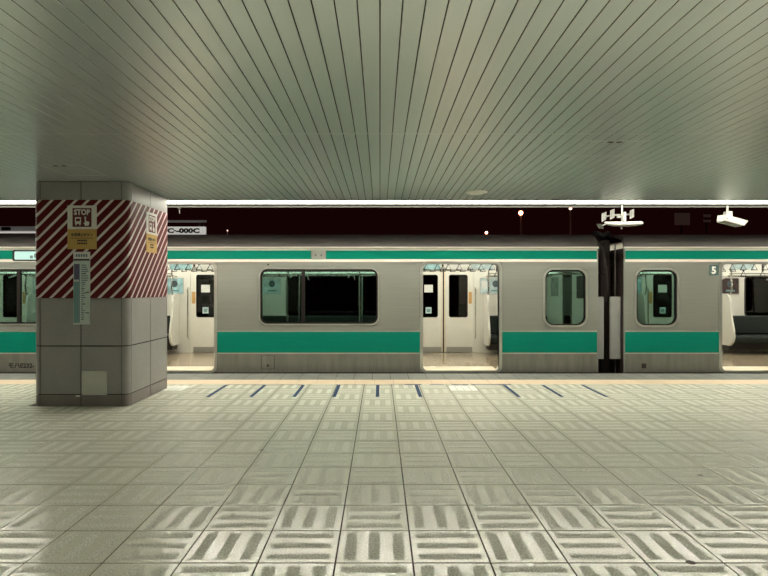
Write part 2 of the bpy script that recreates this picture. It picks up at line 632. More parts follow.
# ------------------------------------------------------------------ line lights
def line_light(y, z, sgn, m, m2, label):
    """batten in the slot beyond the ceiling edge with a front tube and two added, hidden fill tubes"""
    t = empty('line_light', (0, y, z))
    b = MB()
    b.box(-XW, XW, y - 0.03, y + 0.03, z + 0.022, 3.0)
    b.build('housing', 'housing', t)
    b = MB()
    b.tube([(-XW, y, z), (XW, y, z)], 0.0205, 12)
    b.build('front_tube', m, t, smooth=True)
    b = MB()
    b.tube([(-XW, y - sgn * 0.12, z + 0.07), (XW, y - sgn * 0.12, z + 0.07)], 0.024, 12)
    b.build('slot_fill_tube', m2, t, smooth=True)
    b = MB()
    b.tube([(-XW, y + sgn * 0.12, z + 0.085), (XW, y + sgn * 0.12, z + 0.085)], 0.02, 12)
    b.build('track_fill_tube', 'track_fill_tube', t, smooth=True)
    for k in range(-5, 6):
        b = MB()
        b.box(k * 2.0 - 0.01, k * 2.0 + 0.01, min(y, y - sgn * 0.12), max(y, y - sgn * 0.12), z + 0.095, z + 0.115)
        b.build('tube_clip', 'housing', t)
    tag(t, label, 'lamp', 'line lights along the ceiling edges')
    settle(t)
    return t
line_light(9.05, 2.7645, 1, 'tube', 'slot_fill_tube', 'continuous white line light along the ceiling edge facing the train')
line_light(-2.95, 2.7645, -1, 'tube', 'rear_tube', 'continuous white line light along the far ceiling edge away from the train')
b = MB()
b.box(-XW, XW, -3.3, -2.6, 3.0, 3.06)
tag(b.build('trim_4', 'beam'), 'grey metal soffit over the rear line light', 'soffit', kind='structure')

# ------------------------------------------------------------------ pillar
pil = empty('pillar', ((PX0 + PX1) / 2, (PY0 + PY1) / 2, 0))
tag(pil, 'square grey panelled pillar with rounded corners and a red striped wrap', 'pillar')
R = 0.085
def pillar_loop(o, n=5):
    """footprint grown by o"""
    pts = []
    r = R + o
    for cx, cy, a0 in ((PX1 - R, PY1 - R, 0), (PX0 + R, PY1 - R, 90), (PX0 + R, PY0 + R, 180), (PX1 - R, PY0 + R, 270)):
        for i in range(n + 1):
            a = math.radians(a0 + 90 * i / n)
            pts.append((cx + r * math.cos(a), cy + r * math.sin(a)))
    return pts
b = MB()
b.prism(pillar_loop(-0.016), 'z', 0.0, CEIL - 0.001)
b.build('core', 'pillar_core', pil)
g = 0.007
rows = [(0.0, 0.143, 'pillar_base', 'base_panel'), (0.143, 0.734, 'pillar_tile', 'panel'), (0.734, 1.322, 'pillar_tile', 'panel'),
        (1.322, 2.505, 'pillar_tile', 'panel'), (2.505, CEIL - 0.001, 'pillar_tile', 'panel')]
mx_, my_ = (PX0 + PX1) / 2, (PY0 + PY1) / 2
for z0, z1, m, nm in rows:
    za, zb = z0 + (g if z0 > 0 else 0), z1 - g
    for (x0, x1) in ((PX0 + R, mx_), (mx_, PX1 - R)):
        for (y0, y1) in ((PY0, PY0 + 0.015), (PY1 - 0.015, PY1)):
            q = MB()
            q.cbox(x0 + g, x1 - g, y0, y1, za, zb, 0.002)
            q.build(nm, m, pil)
    for (y0, y1) in ((PY0 + R, my_), (my_, PY1 - R)):
        for (x0, x1) in ((PX0, PX0 + 0.015), (PX1 - 0.015, PX1)):
            q = MB()
            q.cbox(x0, x1, y0 + g, y1 - g, za, zb, 0.002)
            q.build(nm, m, pil)
    for cx, cy, a0 in ((PX1 - R, PY1 - R, 0), (PX0 + R, PY1 - R, 90), (PX0 + R, PY0 + R, 180), (PX1 - R, PY0 + R, 270)):
        o_, i_ = [], []
        for i in range(7):
            a = math.radians(a0 + 2 + 86 * i / 6)
            o_.append((cx + R * math.cos(a), cy + R * math.sin(a)))
            i_.append((cx + (R - 0.015) * math.cos(a), cy + (R - 0.015) * math.sin(a)))
        q = MB()
        q.prism(o_ + i_[::-1], 'z', za, zb)
        q.build('corner_' + nm, m, pil, smooth=True)
# striped wrap: a thin sheet right round the pillar
o_, i_ = pillar_loop(0.004), pillar_loop(0.0005)
q = MB()
n = len(o_)
for z in (1.318, 2.512):
    q.v += [(x, y, z) for x, y in o_] + [(x, y, z) for x, y in i_]
for i in range(n):
    j = (i + 1) % n
    for fc in ((i, j, 2 * n + j, 2 * n + i), (n + i, 3 * n + i, 3 * n + j, n + j), (i, n + i, n + j, j), (2 * n + i, 2 * n + j, 3 * n + j, 3 * n + i)):
        q.f.append(fc)
        q.mi.append(0)
wrap = q.build('striped_wrap', 'warning_stripes', pil, smooth=True)
wrap['label'] = 'dark red and white diagonal striped wrap'
settle(pil)

# ------------------------------------------------------------------ signs on the pillar
def stop_sign(org, xd, label):
    """org: lower left corner on the surface; xd: direction of reading; the sheet stands off along the outward normal"""
    X = Vector(xd)
    U = Vector((0, 0, 1))
    N = X.cross(U)
    O = Vector(org)
    W, H = 0.353, 0.53
    t = empty('stop_sign', O)
    def slab(name, x0, x1, z0, z1, d0, d1, m):
        q = MB()
        q.v = [tuple(O + X * x + U * z + N * d) for d in (d0, d1) for x, z in ((x0, z0), (x1, z0), (x1, z1), (x0, z1))]
        q.f = [(0, 1, 2, 3), (4, 5, 6, 7), (0, 1, 5, 4), (1, 2, 6, 5), (2, 3, 7, 6), (3, 0, 4, 7)]
        q.mi = [0] * 6
        return q.build(name, m, t)
    def poly(name, pts, d0, d1, m):
        q = MB()
        k = len(pts)
        q.v = [tuple(O + X * x + U * z + N * d) for d in (d0, d1) for x, z in pts]
        q.f = [tuple(range(k)), tuple(range(k, 2 * k))] + [(i, (i + 1) % k, k + (i + 1) % k, k + i) for i in range(k)]
        q.mi = [0] * (k + 2)
        return q.build(name, m, t)
    slab('white_sheet', 0, W, 0.245, H, 0.0, 0.006, 'sign_white')
    slab('yellow_sheet', 0, W, 0, 0.243, 0.0, 0.006, 'sign_yellow')
    slab('red_square', 0.062, 0.292, 0.27, 0.498, 0.006, 0.007, 'sign_red')
    P = lambda x, z: O + X * x + U * z + N * 0.0078
    text('lettering', 'STOP', 0.092, 'sign_white', t, P(0.177, 0.418), X, U, width=0.198, bold=0.0035)
    # train icon: body with window and lamps left open
    for (x0, x1, z0, z1) in ((0.092, 0.165, 0.372, 0.388), (0.092, 0.104, 0.318, 0.372), (0.153, 0.165, 0.318, 0.372), (0.092, 0.165, 0.306, 0.338),
                             (0.098, 0.112, 0.288, 0.306), (0.145, 0.159, 0.288, 0.306)):
        slab('train_icon', x0, x1, z0, z1, 0.007, 0.0085, 'sign_white')
    # hand pressing a button
    poly('hand_icon', rr(0.205, 0.228, 0.372, 0.395, 0.011, 4), 0.007, 0.0085, 'sign_white')
    poly('hand_icon', [(0.212, 0.372), (0.226, 0.372), (0.226, 0.342), (0.262, 0.334), (0.266, 0.306), (0.252, 0.284), (0.216, 0.284), (0.198, 0.312),
                       (0.202, 0.324), (0.212, 0.316)], 0.007, 0.0085, 'sign_white')
    text('lettering', '非常停止ボタン', 0.044, 'ink', t, P(W / 2, 0.158), X, U, width=0.265, bold=0.0012)
    slab('rule', 0.035, 0.318, 0.130, 0.136, 0.006, 0.0072, 'ink')
    for z_ in (0.094, 0.060):
        for k in range(6):
            slab('small_print', 0.118 + k * 0.0205, 0.134 + k * 0.0205, z_, z_ + 0.020, 0.006, 0.0072, 'ink')
    tag(t, label, 'sign', 'stop signs on the pillar')
    settle(t)
    return t
stop_sign((-3.796, PY0 - 0.0042, 1.912), (1, 0, 0), 'red and white STOP sign with yellow half above the pale line chart')
stop_sign((PX1 + 0.0042, 7.647, 1.912), (0, 1, 0), 'STOP sign with yellow half alone on the pillar side with no chart below')

# narrow line chart below the sign
t = empty('line_chart', (-3.622, PY0, 0.997))
yb = PY0 - 0.0042
q = MB(); q.box(-3.722, -3.522, yb - 0.010, yb, 0.997, 1.88); q.build('board', 'chart_paper', t)
def print_on(name, x0, x1, z0, z1, m, d=0.0008):
    q = MB()
    q.box(-3.722 + x0, -3.722 + x1, yb - 0.010 - d, yb - 0.010, 0.997 + z0, 0.997 + z1)
    return q.build(name, m, t)
print_on('header', 0.0, 0.2, 0.80, 0.875, 'sign_white')
print_on('header_rule', 0.004, 0.196, 0.775, 0.795, 'ink')
print_on('colour_block', 0.008, 0.070, 0.545, 0.735, 'ink_purple')
print_on('side_column', 0.004, 0.068, 0.02, 0.52, 'ink_teal')
print_on('centre_line', 0.070, 0.078, 0.02, 0.735, 'ink_blue')
random.seed(3)
for k in range(26):
    z = 0.06 + k * 0.0262
    wd = random.uniform(0.02, 0.055)
    print_on('entry', 0.095, 0.095 + wd + (0.04 if k > 17 else 0), z, z + 0.011, 'ink_blue' if k % 7 else 'ink', 0.001)
print_on('entry', 0.145, 0.192, 0.135, 0.146, 'ink')
print_on('entry', 0.145, 0.192, 0.385, 0.396, 'ink')
for a, bb_ in (((0.0, 0.2), (0.0, 0.008)), ((0.0, 0.2), (0.875, 0.883))):
    print_on('edge_strip', *a, *bb_, 'housing', 0.002)
for k in range(5):
    print_on('entry', 0.03 + k * 0.03, 0.05 + k * 0.03, 0.82, 0.855, 'ink_blue', 0.002)
tag(t, 'tall narrow pale line chart under the STOP sign on the pillar', 'chart')
settle(t)

t = empty('access_plate', (-3.47, PY0, 0.138))
q = MB(); q.cbox(-3.625, -3.32, PY0 - 0.008, PY0 - 0.0005, 0.140, 0.43, 0.002); q.build('plate', 'plate_paint', t)
for x, z in ((-3.61, 0.155), (-3.335, 0.155), (-3.61, 0.415), (-3.335, 0.415)):
    q = MB(); q.tube([(x, PY0 - 0.010, z), (x, PY0 - 0.008, z)], 0.005, 8); q.build('screw', 'dark_metal', t)
tag(t, 'pale blank square plate low on the pillar', 'plate')
settle(t)
q = MB()
q.cbox(-3.70, -3.645, PY0 - 0.004, PY0 - 0.0005, 0.118, 0.136, 0.001)
tag(q.build('small_tag', 'sign_white'), 'tiny white tag on the pillar base beside the square plate', 'tag')

# ------------------------------------------------------------------ ceiling and edge fittings
t = empty('smoke_detector', (1.31, 7.92, CEIL))
q = MB(); q.tube([(1.31, 7.92, CEIL - 0.001), (1.31, 7.92, CEIL - 0.016)], [0.145, 0.138], 24); q.build('disc', 'ceiling_trim', t, smooth=True)
q = MB(); q.tube([(1.31, 7.92, CEIL - 0.016), (1.31, 7.92, CEIL - 0.03)], [0.08, 0.06], 20); q.build('centre_cap', 'ceiling_trim', t, smooth=True)
tag(t, 'round white disc fitting on the plank ceiling', 'ceiling fitting')
settle(t)

def px(x, y, d):
    """photo pixel at depth d -> point"""
    return Vector(((x - 380.0) * d / F, d, EYE - (y - 288.0) * d / F))

# security camera hung from the roof edge beam
DC = 9.268
t = empty('security_camera', px(727, 206, DC))
q = MB()
p = px(727.3, 205, DC)
q.tube([(p.x, DC, 2.743), (p.x, DC, px(0, 213, DC).z)], 0.016, 10)
q.build('drop_pipe', 'cctv_white', t, smooth=True)
q = MB()
a, c = px(724.8, 211.5, DC), px(731, 217.5, DC)
q.cbox(a.x, c.x, DC - 0.05, DC + 0.05, c.z, a.z, 0.008)
q.build('bracket', 'cctv_white', t)
# housing: tilted box, swung away from the viewer
L0, HH, DD = 0.47, 0.115, 0.13
rot = Matrix.Translation(px(731, 221.3, DC)) @ Matrix.Rotation(math.radians(20), 4, 'Z') @ Matrix.Rotation(math.radians(9), 4, 'Y')
def placed(mb, mtx):
    mb.v = [tuple(mtx @ Vector(v)) for v in mb.v]
    return mb
q = MB(); q.cbox(-L0 / 2, L0 / 2 - 0.06, -DD / 2, DD / 2, -HH / 2, HH / 2 - 0.02, 0.012); placed(q, rot).build('housing', 'cctv_white', t)
q = MB(); q.prism([(-L0 / 2 + 0.02, HH / 2 - 0.015), (L0 / 2 + 0.04, HH / 2 - 0.015), (L0 / 2 + 0.04, HH / 2), (-L0 / 2 + 0.02, HH / 2)], 'y', -DD / 2 - 0.008, DD / 2 + 0.008)
placed(q, rot).build('sun_shield', 'cctv_white', t)
q = MB(); q.prism([(-L0 / 2 + 0.03, HH / 2 - 0.01), (L0 / 2 + 0.04, HH / 2 - 0.01), (L0 / 2 - 0.03, -HH / 2 + 0.02), (-L0 / 2 + 0.03, -HH / 2 + 0.02)], 'y', -DD / 2 - 0.008, -DD / 2 - 0.003)
placed(q, rot).build('shield_side', 'cctv_white', t)
q = MB(); q.tube([(L0 / 2 - 0.062, 0, -0.01), (L0 / 2 - 0.04, 0, -0.01)], 0.04, 16); placed(q, rot).build('lens', 'cctv_dark', t, smooth=True)
q = MB(); q.tube([(-L0 / 2 + 0.06, -DD / 2 - 0.001, 0.005), (-L0 / 2 + 0.06, -DD / 2 - 0.012, 0.005)], 0.011, 10); placed(q, rot).build('knob', 'dark_metal', t)
tag(t, 'white boxy security camera tilted down on a short drop pipe above the carriage', 'camera')
settle(t)

# cluster of small plates and a long lamp, hung over the gap between the cars
t = empty('lamp_cluster', px(622, 206, DC))
q = MB()
q.tube([(px(622, 0, DC).x, DC, 2.743), (px(622, 0, DC).x, DC, px(0, 224, DC).z)], 0.013, 10)
q.build('drop_pipe', 'steel_trim', t, smooth=True)
def plate_at(pts, m='plate_white', th=0.012, name='square_plate', dy=0.0):
    q = MB()
    P = [px(x, y, DC) + Vector((0, dd + dy, 0)) for x, y, dd in pts]
    q.v = [tuple(v) for v in P] + [tuple(v + Vector((0, th, 0))) for v in P]
    k = len(P)
    q.f = [tuple(range(k)), tuple(range(k, 2 * k))] + [(i, (i + 1) % k, k + (i + 1) % k, k + i) for i in range(k)]
    q.mi = [0] * (k + 2)
    return q.build(name, m, t)
# plates are turned on their hinge: the right edge stands nearer the track
for x0, x1, yt, yb2 in ((601.0, 607.4, 214.0, 222.0), (609.4, 615.6, 210.8, 219.8), (629.0, 635.2, 211.0, 219.2)):
    pl = plate_at([(x0, yb2, -0.04), (x0, yt, -0.04), (x1, yt - 2.6, 0.04), (x1, yb2 - 2.6, 0.04)])
    plate_at([(x0 + 2, yb2 - 2.8, -0.03), (x0 + 2, yt + 1.6, -0.03), (x1 - 2, yt - 0.2, 0.02), (x1 - 2, yb2 - 4.2, 0.02)], 'guard_grey', 0.004, 'plate_face', -0.01)
q = MB(); q.tube([px(603, 217, DC) + Vector((0, 0.03, 0)), px(613, 215, DC) + Vector((0, 0.03, 0)), px(633, 214, DC) + Vector((0, 0.03, 0))], 0.013, 8); q.build('cross_bar', 'plate_white', t)
q = MB(); a, c = px(622.5, 212, DC), px(625.6, 221.5, DC); q.cbox(a.x, c.x, DC - 0.03, DC + 0.03, c.z, a.z, 0.006); q.build('bracket', 'guard_grey', t)
q = MB(); a, c = px(616.5, 216.2, DC), px(621, 218, DC); q.cbox(a.x, c.x, DC - 0.03, DC + 0.0, c.z, a.z, 0.004); q.build('clamp', 'plate_white', t)
q = MB()
q.tube([px(604.6, 222.6, DC), px(607.5, 223.4, DC), px(612, 224.0, DC), px(622, 224.2, DC), px(630, 224.1, DC), px(640, 223.4, DC), px(642.6, 223.2, DC)],
       [0.014, 0.026, 0.036, 0.040, 0.040, 0.032, 0.022], 14)
q.build('lamp_tube', 'cctv_white', t, smooth=True)
q = MB(); q.tube([px(621.5, 226, DC), px(621.5, 229, DC)], [0.018, 0.012], 10); q.build('end_knob', 'cctv_white', t, smooth=True)
plate_at([(596, 224.2, -0.03), (601, 224.4, -0.03), (604.8, 228.2, 0.05), (600.2, 228.0, 0.05)], 'guard_grey', 0.008, 'side_vane')
q = MB(); q.tube([px(602, 225.5, DC), px(608, 223.8, DC)], 0.007, 8); q.build('vane_arm', 'guard_grey', t)
tag(t, 'white hanging fitting of three small plates over a long rounded tube', 'fitting')
settle(t)

# small white hanger near the pillar
t = empty('pipe_hanger', px(179, 207, 9.37))
q = MB(); a = px(179.5, 208, 9.37); q.tube([(a.x, 9.37, 2.7345), (a.x, 9.37, px(0, 213.5, 9.37).z)], 0.008, 8); q.build('rod', 'plate_white', t)
q = MB(); q.cbox(a.x - 0.03, a.x + 0.02, 9.35, 9.39, 2.71, 2.734, 0.004); q.build('clip', 'plate_white', t)
tag(t, 'thin white rod hanging from the roof beam right by the pillar', 'hanger')
settle(t)

# ================================================================== TRAIN
FLZ = 0.03
def train_car(x0, x1, doors, windows, endwins, far_windows, near_end, label, stripe_cuts, name='train_car', poster='paper_pale'):
    """x0..x1: ends; doors: centre x; windows / endwins: (x0, x1); near_end: +1 / -1 the end that faces the gap in the picture"""
    car = empty(name, ((x0 + x1) / 2, (TY + TF) / 2, -1.1))
    tag(car, label, 'train', 'cars of the train')
    DW, DZ0, DZ1 = 0.65, 0.02, 1.85
    WZ0, WZ1 = 0.825, 1.765
    door_loops = [rr(d - DW, d + DW, DZ0, DZ1, 0.09) for d in doors]
    win_loops = [rr(a, bb_, WZ0, WZ1, 0.12) for a, bb_ in windows]
    end_loops = [rr(a, bb_, 0.80, 1.755, 0.15) for a, bb_ in endwins]
    # --- outer skin and lining of the near side
    holed_plate('side_wall', [(x0, -0.02), (x1, -0.02), (x1, 2.12), (x0, 2.12)], door_loops + win_loops + end_loops, TY, TY + 0.03, 'steel', car)
    holed_plate('side_lining', [(x0 + 0.03, 0.0), (x1 - 0.03, 0.0), (x1 - 0.03, 2.2), (x0 + 0.03, 2.2)],
                door_loops + win_loops + end_loops, TY + 0.031, TY + 0.12, 'lining', car)
    # --- darker, streaked lower steel panels and green bands between the doors
    edges = sorted([x0 + 0.02] + [v for d in doors for v in (d - DW - 0.055, d + DW + 0.055)] + [x1 - 0.02])
    for i in range(0, len(edges), 2):
        a, bb_ = edges[i], edges[i + 1]
        q = MB(); q.box(a, bb_, TY - 0.002, TY, 0.335, 0.69); q.build('green_band', 'green_band', car)
        q = MB(); q.box(a, bb_, TY - 0.0025, TY, 0.0, 0.315); q.build('skirt_panel', 'steel_lower', car)
        q = MB(); q.box(a, bb_, TY - 0.004, TY, 0.690, 0.712); q.build('band_edge', 'steel_trim', car)
        q = MB(); q.box(a, bb_, TY - 0.004, TY, 0.315, 0.335); q.build('band_edge', 'steel_trim', car)
    q = MB(); q.box(x0 + 0.005, x1 - 0.005, TY - 0.004, TY + 0.02, -0.05, -0.001); q.build('sill_rail', 'dark_brown', car)
    cuts = [x0 + 0.025] + [v for c in stripe_cuts for v in c[:2]] + [x1 - 0.025]
    for i in range(0, len(cuts), 2):
        q = MB(); q.box(cuts[i], cuts[i + 1], TY - 0.0022, TY, 1.935, 2.082); q.build('green_stripe', 'green_band', car)
    for z0, z1, m in ((2.083, 2.103, 'cream_line'), (1.888, 1.928, 'cream_line')):
        q = MB(); q.box(x0 + 0.02, x1 - 0.02, TY - 0.004, TY, z0, z1); q.build('pale_line', m, car)
    q = MB()
    q.prism([(TY - 0.028, 2.118), (TY + 0.02, 2.112), (TY + 0.02, 2.15), (TY - 0.028, 2.142)], 'x', x0, x1)
    q.build('rain_gutter', 'gutter', car)
    for a, bb_, kind in stripe_cuts:
        if kind == 'lamp':
            q = MB(); q.cbox(a + 0.01, bb_ - 0.01, TY - 0.012, TY, 1.925, 2.09, 0.004); pl = q.build('lamp_plate', 'steel_trim', car)
            for k in (-1, 1):
                q = MB(); q.tube([((a + bb_) / 2 + k * 0.05, TY - 0.018, 2.0), ((a + bb_) / 2 + k * 0.05, TY - 0.011, 2.0)], 0.018, 12); q.build('lamp_lens', 'guard_grey', car)
        else:
            ring('display_frame', rr(a, bb_, 1.90, 2.09, 0.03), rr(a + 0.035, bb_ - 0.035, 1.925, 2.065, 0.02), TY - 0.008, TY, 'black_rubber', car)
            q = MB(); q.prism(rr(a + 0.035, bb_ - 0.035, 1.925, 2.065, 0.02), 'y', TY - 0.005, TY - 0.0005); q.build('display_screen', 'led_display', car)
            for k in range(9):
                zz = 1.945 + 0.012 * (k % 3)
                q = MB(); q.box(a + 0.30 + k * 0.07, a + 0.35 + k * 0.07, TY - 0.0062, TY - 0.005, zz, zz + 0.05 + 0.02 * (k % 2)); q.build('display_text', 'led_text', car)
    # --- roof
    prof = []
    for i in range(15):
        a = math.pi * i / 14
        ca, sa = math.cos(a), math.sin(a)
        yy = (TY + TF) / 2 - 1.475 * (abs(ca) ** 0.55) * (1 if ca > 0 else -1)
        prof.append((yy, 2.145 + 0.275 * (sa ** 0.60)))
    q = MB()
    inner = [(y_ * 0.96 + (TY + TF) / 2 * 0.04, z_ - 0.05) for y_, z_ in prof]
    q.prism(prof + inner[::-1], 'x', x0 + 0.01, x1 - 0.01)
    q.build('roof', 'roof', car, smooth=True)
    # --- far side
    fd = [rr(d - DW, d + DW, FLZ, DZ1, 0.05) for d in doors]
    fw = [rr(a, bb_, 0.80, 1.72, 0.10) for a, bb_ in far_windows]
    holed_plate('far_wall', [(x0 + 0.03, 0.0), (x1 - 0.03, 0.0), (x1 - 0.03, 2.2), (x0 + 0.03, 2.2)], fd + fw, 12.75, 12.92, 'lining', car)
    for a, bb_ in far_windows:
        pn = MB().prism(rr(a - 0.01, bb_ + 0.01, 0.79, 1.73, 0.10), 'y', 12.84, 12.846).build('window_pane', 'door_glass', car)
        ring('window_frame', rr(a, bb_, 0.80, 1.72, 0.10), rr(a + 0.025, bb_ - 0.025, 0.825, 1.695, 0.08), 12.735, 12.76, 'dark_metal', pn)
    # --- floor, ceiling, underframe
    q = MB(); q.box(x0 + 0.03, x1 - 0.03, TY + 0.125, 12.80, -0.06, FLZ); q.build('car_floor', 'car_floor', car)
    q = MB(); q.box(x0 + 0.03, x1 - 0.03, TY + 0.10, 12.80, 2.21, 2.24); q.build('car_ceiling', 'lining', car)
    q = MB(); q.box(x0 + 0.05, x1 - 0.05, TY + 0.04, TF - 0.04, -0.9, -0.06); q.build('underframe', 'dark_metal', car)
    for by in (10.75, 12.15):
        q = MB(); q.box(x0 + 0.4, x1 - 0.4, by - 0.10, by + 0.10, 2.185, 2.2095); q.build('ceiling_light', 'car_light', car)
    for wx in (x0 + 2.2, x1 - 2.2):
        for wy in (TY + 0.95, TF - 0.95):
            q = MB(); q.tube([(wx, wy - 0.06, -0.68), (wx, wy + 0.06, -0.68)], 0.42, 20); q.build('wheel', 'dark_metal', car, smooth=True)
    # --- near door openings
    for d in doors:
        ring('door_frame', rr(d - DW - 0.05, d + DW + 0.05, DZ0 - 0.03, DZ1 + 0.045, 0.11), rr(d - DW, d + DW, DZ0, DZ1, 0.09), TY - 0.008, TY + 0.12, 'steel_trim', car)
        q = MB(); q.box(d - DW + 0.02, d + DW - 0.02, TY + 0.0, TY + 0.50, DZ0 + 0.002, FLZ + 0.004); q.build('threshold', 'threshold', car)
        # far doors: two leaves with windows
        for s in (-1, 1):
            a, bb_ = (d - DW, d - 0.006) if s < 0 else (d + 0.006, d + DW)
            wa, wb = (a + 0.12, bb_ - 0.115) if s < 0 else (a + 0.115, bb_ - 0.12)
            lf = holed_plate('door_leaf', [(a, FLZ + 0.002), (bb_, FLZ + 0.002), (bb_, DZ1), (a, DZ1)], [rr(wa, wb, 0.80, 1.73, 0.05)], 12.78, 12.82, 'door_white', car)
            MB().prism(rr(wa - 0.01, wb + 0.01, 0.79, 1.74, 0.05), 'y', 12.795, 12.80).build('door_pane', 'door_glass', lf)
            ring('pane_seal', rr(wa - 0.002, wb + 0.002, 0.798, 1.732, 0.05), rr(wa + 0.014, wb - 0.014, 0.814, 1.716, 0.04), 12.776, 12.79, 'gasket', lf)
            q = MB(); q.box(a + 0.06, bb_ - 0.02, 12.777, 12.78, FLZ + 0.005, 0.155); q.build('kick_plate', 'kick', lf)
            e = d + s * 0.014
            q = MB(); q.box(min(e, d + s * 0.045), max(e, d + s * 0.045), 12.776, 12.78, FLZ + 0.005, DZ1 - 0.01); q.build('edge_tape', 'threshold', lf)
            q = MB()
            ox = a + 0.03 if s < 0 else bb_ - 0.10
            q.box(ox, ox + 0.07, 12.777, 12.78, 1.10, 1.355); q.build('orange_sticker', 'orange_tape', lf)
            if s < 0:
                q = MB(); q.box(a + 0.23, a + 0.42, 12.774, 12.777, 1.345, 1.51); q.build('white_sticker', 'paper', lf)
                q = MB(); q.box(a + 0.26, a + 0.39, 12.774, 12.777, 0.885, 1.02); q.build('white_sticker', 'paper_pale', lf)
                q = MB(); q.box(a + 0.29, a + 0.36, 12.773, 12.774, 0.915, 0.985); q.build('sticker_mark', 'ink_teal', lf)
        q = MB(); q.box(d - 0.012, d + 0.012, 12.770, 12.80, FLZ + 0.004, DZ1); q.build('door_gasket', 'gasket', car)
        q = MB(); q.cbox(d - DW - 0.05, d + DW + 0.05, 12.70, 12.749, DZ1 + 0.0, DZ1 + 0.05, 0.01); q.build('door_lintel', 'kick', car)
        # grab rails beside the far and near doors
        for s in (-1, 1):
            for yy, ins in ((12.68, -1), (TY + 0.19, 1)):
                xx = d + s * (DW + 0.035)
                q = MB()
                q.tube([(xx, yy - ins * 0.055, 0.34), (xx, yy, 0.37), (xx, yy, 1.42), (xx, yy - ins * 0.055, 1.45)], 0.015, 8)
                q.build('grab_rail', 'chrome', car, smooth=True)
    # --- near windows
    for a, bb_ in windows:
        mid = a + (bb_ - a) * 0.365
        pn = MB().prism(rr(a + 0.005, bb_ - 0.005, WZ0 + 0.005, WZ1 - 0.005, 0.115), 'y', TY + 0.014, TY + 0.020).build('window_pane', 'car_glass', car)
        ring('window_frame', rr(a - 0.022, bb_ + 0.022, WZ0 - 0.022, WZ1 + 0.022, 0.142), rr(a + 0.004, bb_ - 0.004, WZ0 + 0.004, WZ1 - 0.004, 0.116), TY - 0.010, TY + 0.025, 'steel_trim', pn)
        ring('window_seal', rr(a + 0.004, bb_ - 0.004, WZ0 + 0.004, WZ1 - 0.004, 0.116), rr(a + 0.03, bb_ - 0.03, WZ0 + 0.03, WZ1 - 0.03, 0.10), TY + 0.004, TY + 0.06, 'gasket', pn)
        q = MB(); q.box(mid - 0.03, mid + 0.03, TY + 0.006, TY + 0.05, WZ0 + 0.02, WZ1 - 0.02); q.build('window_mullion', 'gasket', pn)
        q = MB(); q.tube([(a + 0.14, TY - 0.004, WZ1 + 0.075), (a + 0.14, TY, WZ1 + 0.075)], 0.016, 10); q.build('vent_hole', 'dark_metal', car)
    for a, bb_ in endwins:
        pn = MB().prism(rr(a + 0.005, bb_ - 0.005, 0.805, 1.75, 0.145), 'y', TY + 0.014, TY + 0.020).build('window_pane', 'car_glass', car)
        ring('window_frame', rr(a - 0.03, bb_ + 0.03, 0.77, 1.785, 0.18), rr(a + 0.004, bb_ - 0.004, 0.804, 1.751, 0.146), TY - 0.010, TY + 0.025, 'steel_trim', pn)
        ring('window_seal', rr(a + 0.004, bb_ - 0.004, 0.804, 1.751, 0.146), rr(a + 0.022, bb_ - 0.022, 0.822, 1.733, 0.13), TY + 0.004, TY + 0.06, 'gasket', pn)
    # --- benches, partitions, racks, straps, posters
    spans = sorted([x0 + 0.08] + [v for d in doors for v in (d - DW - 0.25, d + DW + 0.25)] + [x1 - 0.08])
    strap_b = MB()
    strap_b.box(-0.02, 0.02, -0.004, 0.004, -0.18, 0.015)
    strap_b.tube([(-0.055, 0, -0.275), (0.055, 0, -0.275), (0.0, 0, -0.17), (-0.055, 0, -0.275)], 0.010, 6)
    strap_m = strap_b.mesh('hand_strap', 'strap_black')
    for i in range(0, len(spans), 2):
        a, bb_ = spans[i], spans[i + 1]
        for far in (True, False):
            Y = (lambda d_: 12.749 - d_) if far else (lambda d_: TY + 0.121 + d_)
            def yb_(d0, d1):
                return (min(Y(d0), Y(d1)), max(Y(d0), Y(d1)))
            y0_, y1_ = yb_(0.02, 0.50)
            q = MB(); q.cbox(a + 0.025, bb_ - 0.025, y0_, y1_, 0.27, 0.43, 0.035); cush = q.build('bench_cushion', 'seat_cloth', car)
            y0_, y1_ = yb_(0.0, 0.11)
            q = MB(); q.cbox(a + 0.025, bb_ - 0.025, y0_, y1_, 0.44, 0.84 if far else 0.79, 0.03); q.build('bench_back', 'seat_cloth', car)
            y0_, y1_ = yb_(0.0, 0.30)
            q = MB(); q.box(a + 0.03, bb_ - 0.03, y0_, y1_, 0.12, 0.27); q.build('heater_box', 'seat_base', car)
            # partitions at the door ends
            for e, inside in ((a, 1), (bb_, -1)):
                if abs(e - (x0 + 0.08)) < 0.01 or abs(e - (x1 - 0.08)) < 0.01:
                    continue
                pts = [(0.0, 0.22), (0.40, 0.22), (0.50, 0.30), (0.545, 0.42), (0.53, 0.56), (0.46, 0.78), (0.43, 0.95), (0.42, 1.14), (0.38, 1.26), (0.30, 1.32), (0.0, 1.32)]
                q = MB(); q.prism([(Y(d_), z_) for d_, z_ in pts], 'x', e - 0.022, e + 0.022); q.build('partition', 'lining', car)
                cp = [(0.36, 1.30), (0.44, 1.36), (0.455, 1.50), (0.42, 1.66), (0.44, 1.85), (0.50, 2.05), (0.50, 2.2)]
                q = MB(); q.tube([(e, Y(d_), z_) for d_, z_ in cp], 0.016, 8); q.build('curved_pole', 'chrome', car, smooth=True)
            # poles in front of the bench
            ln = bb_ - a
            if ln > 2.5:
                for k in (0.293, 0.72):
                    xx = a + ln * k
                    q = MB(); q.tube([(xx, Y(0.52), 0.30), (xx, Y(0.54), 0.55), (xx, Y(0.50), 1.5), (xx, Y(0.44), 2.205)], 0.015, 8); q.build('pole', 'chrome', car, smooth=True)
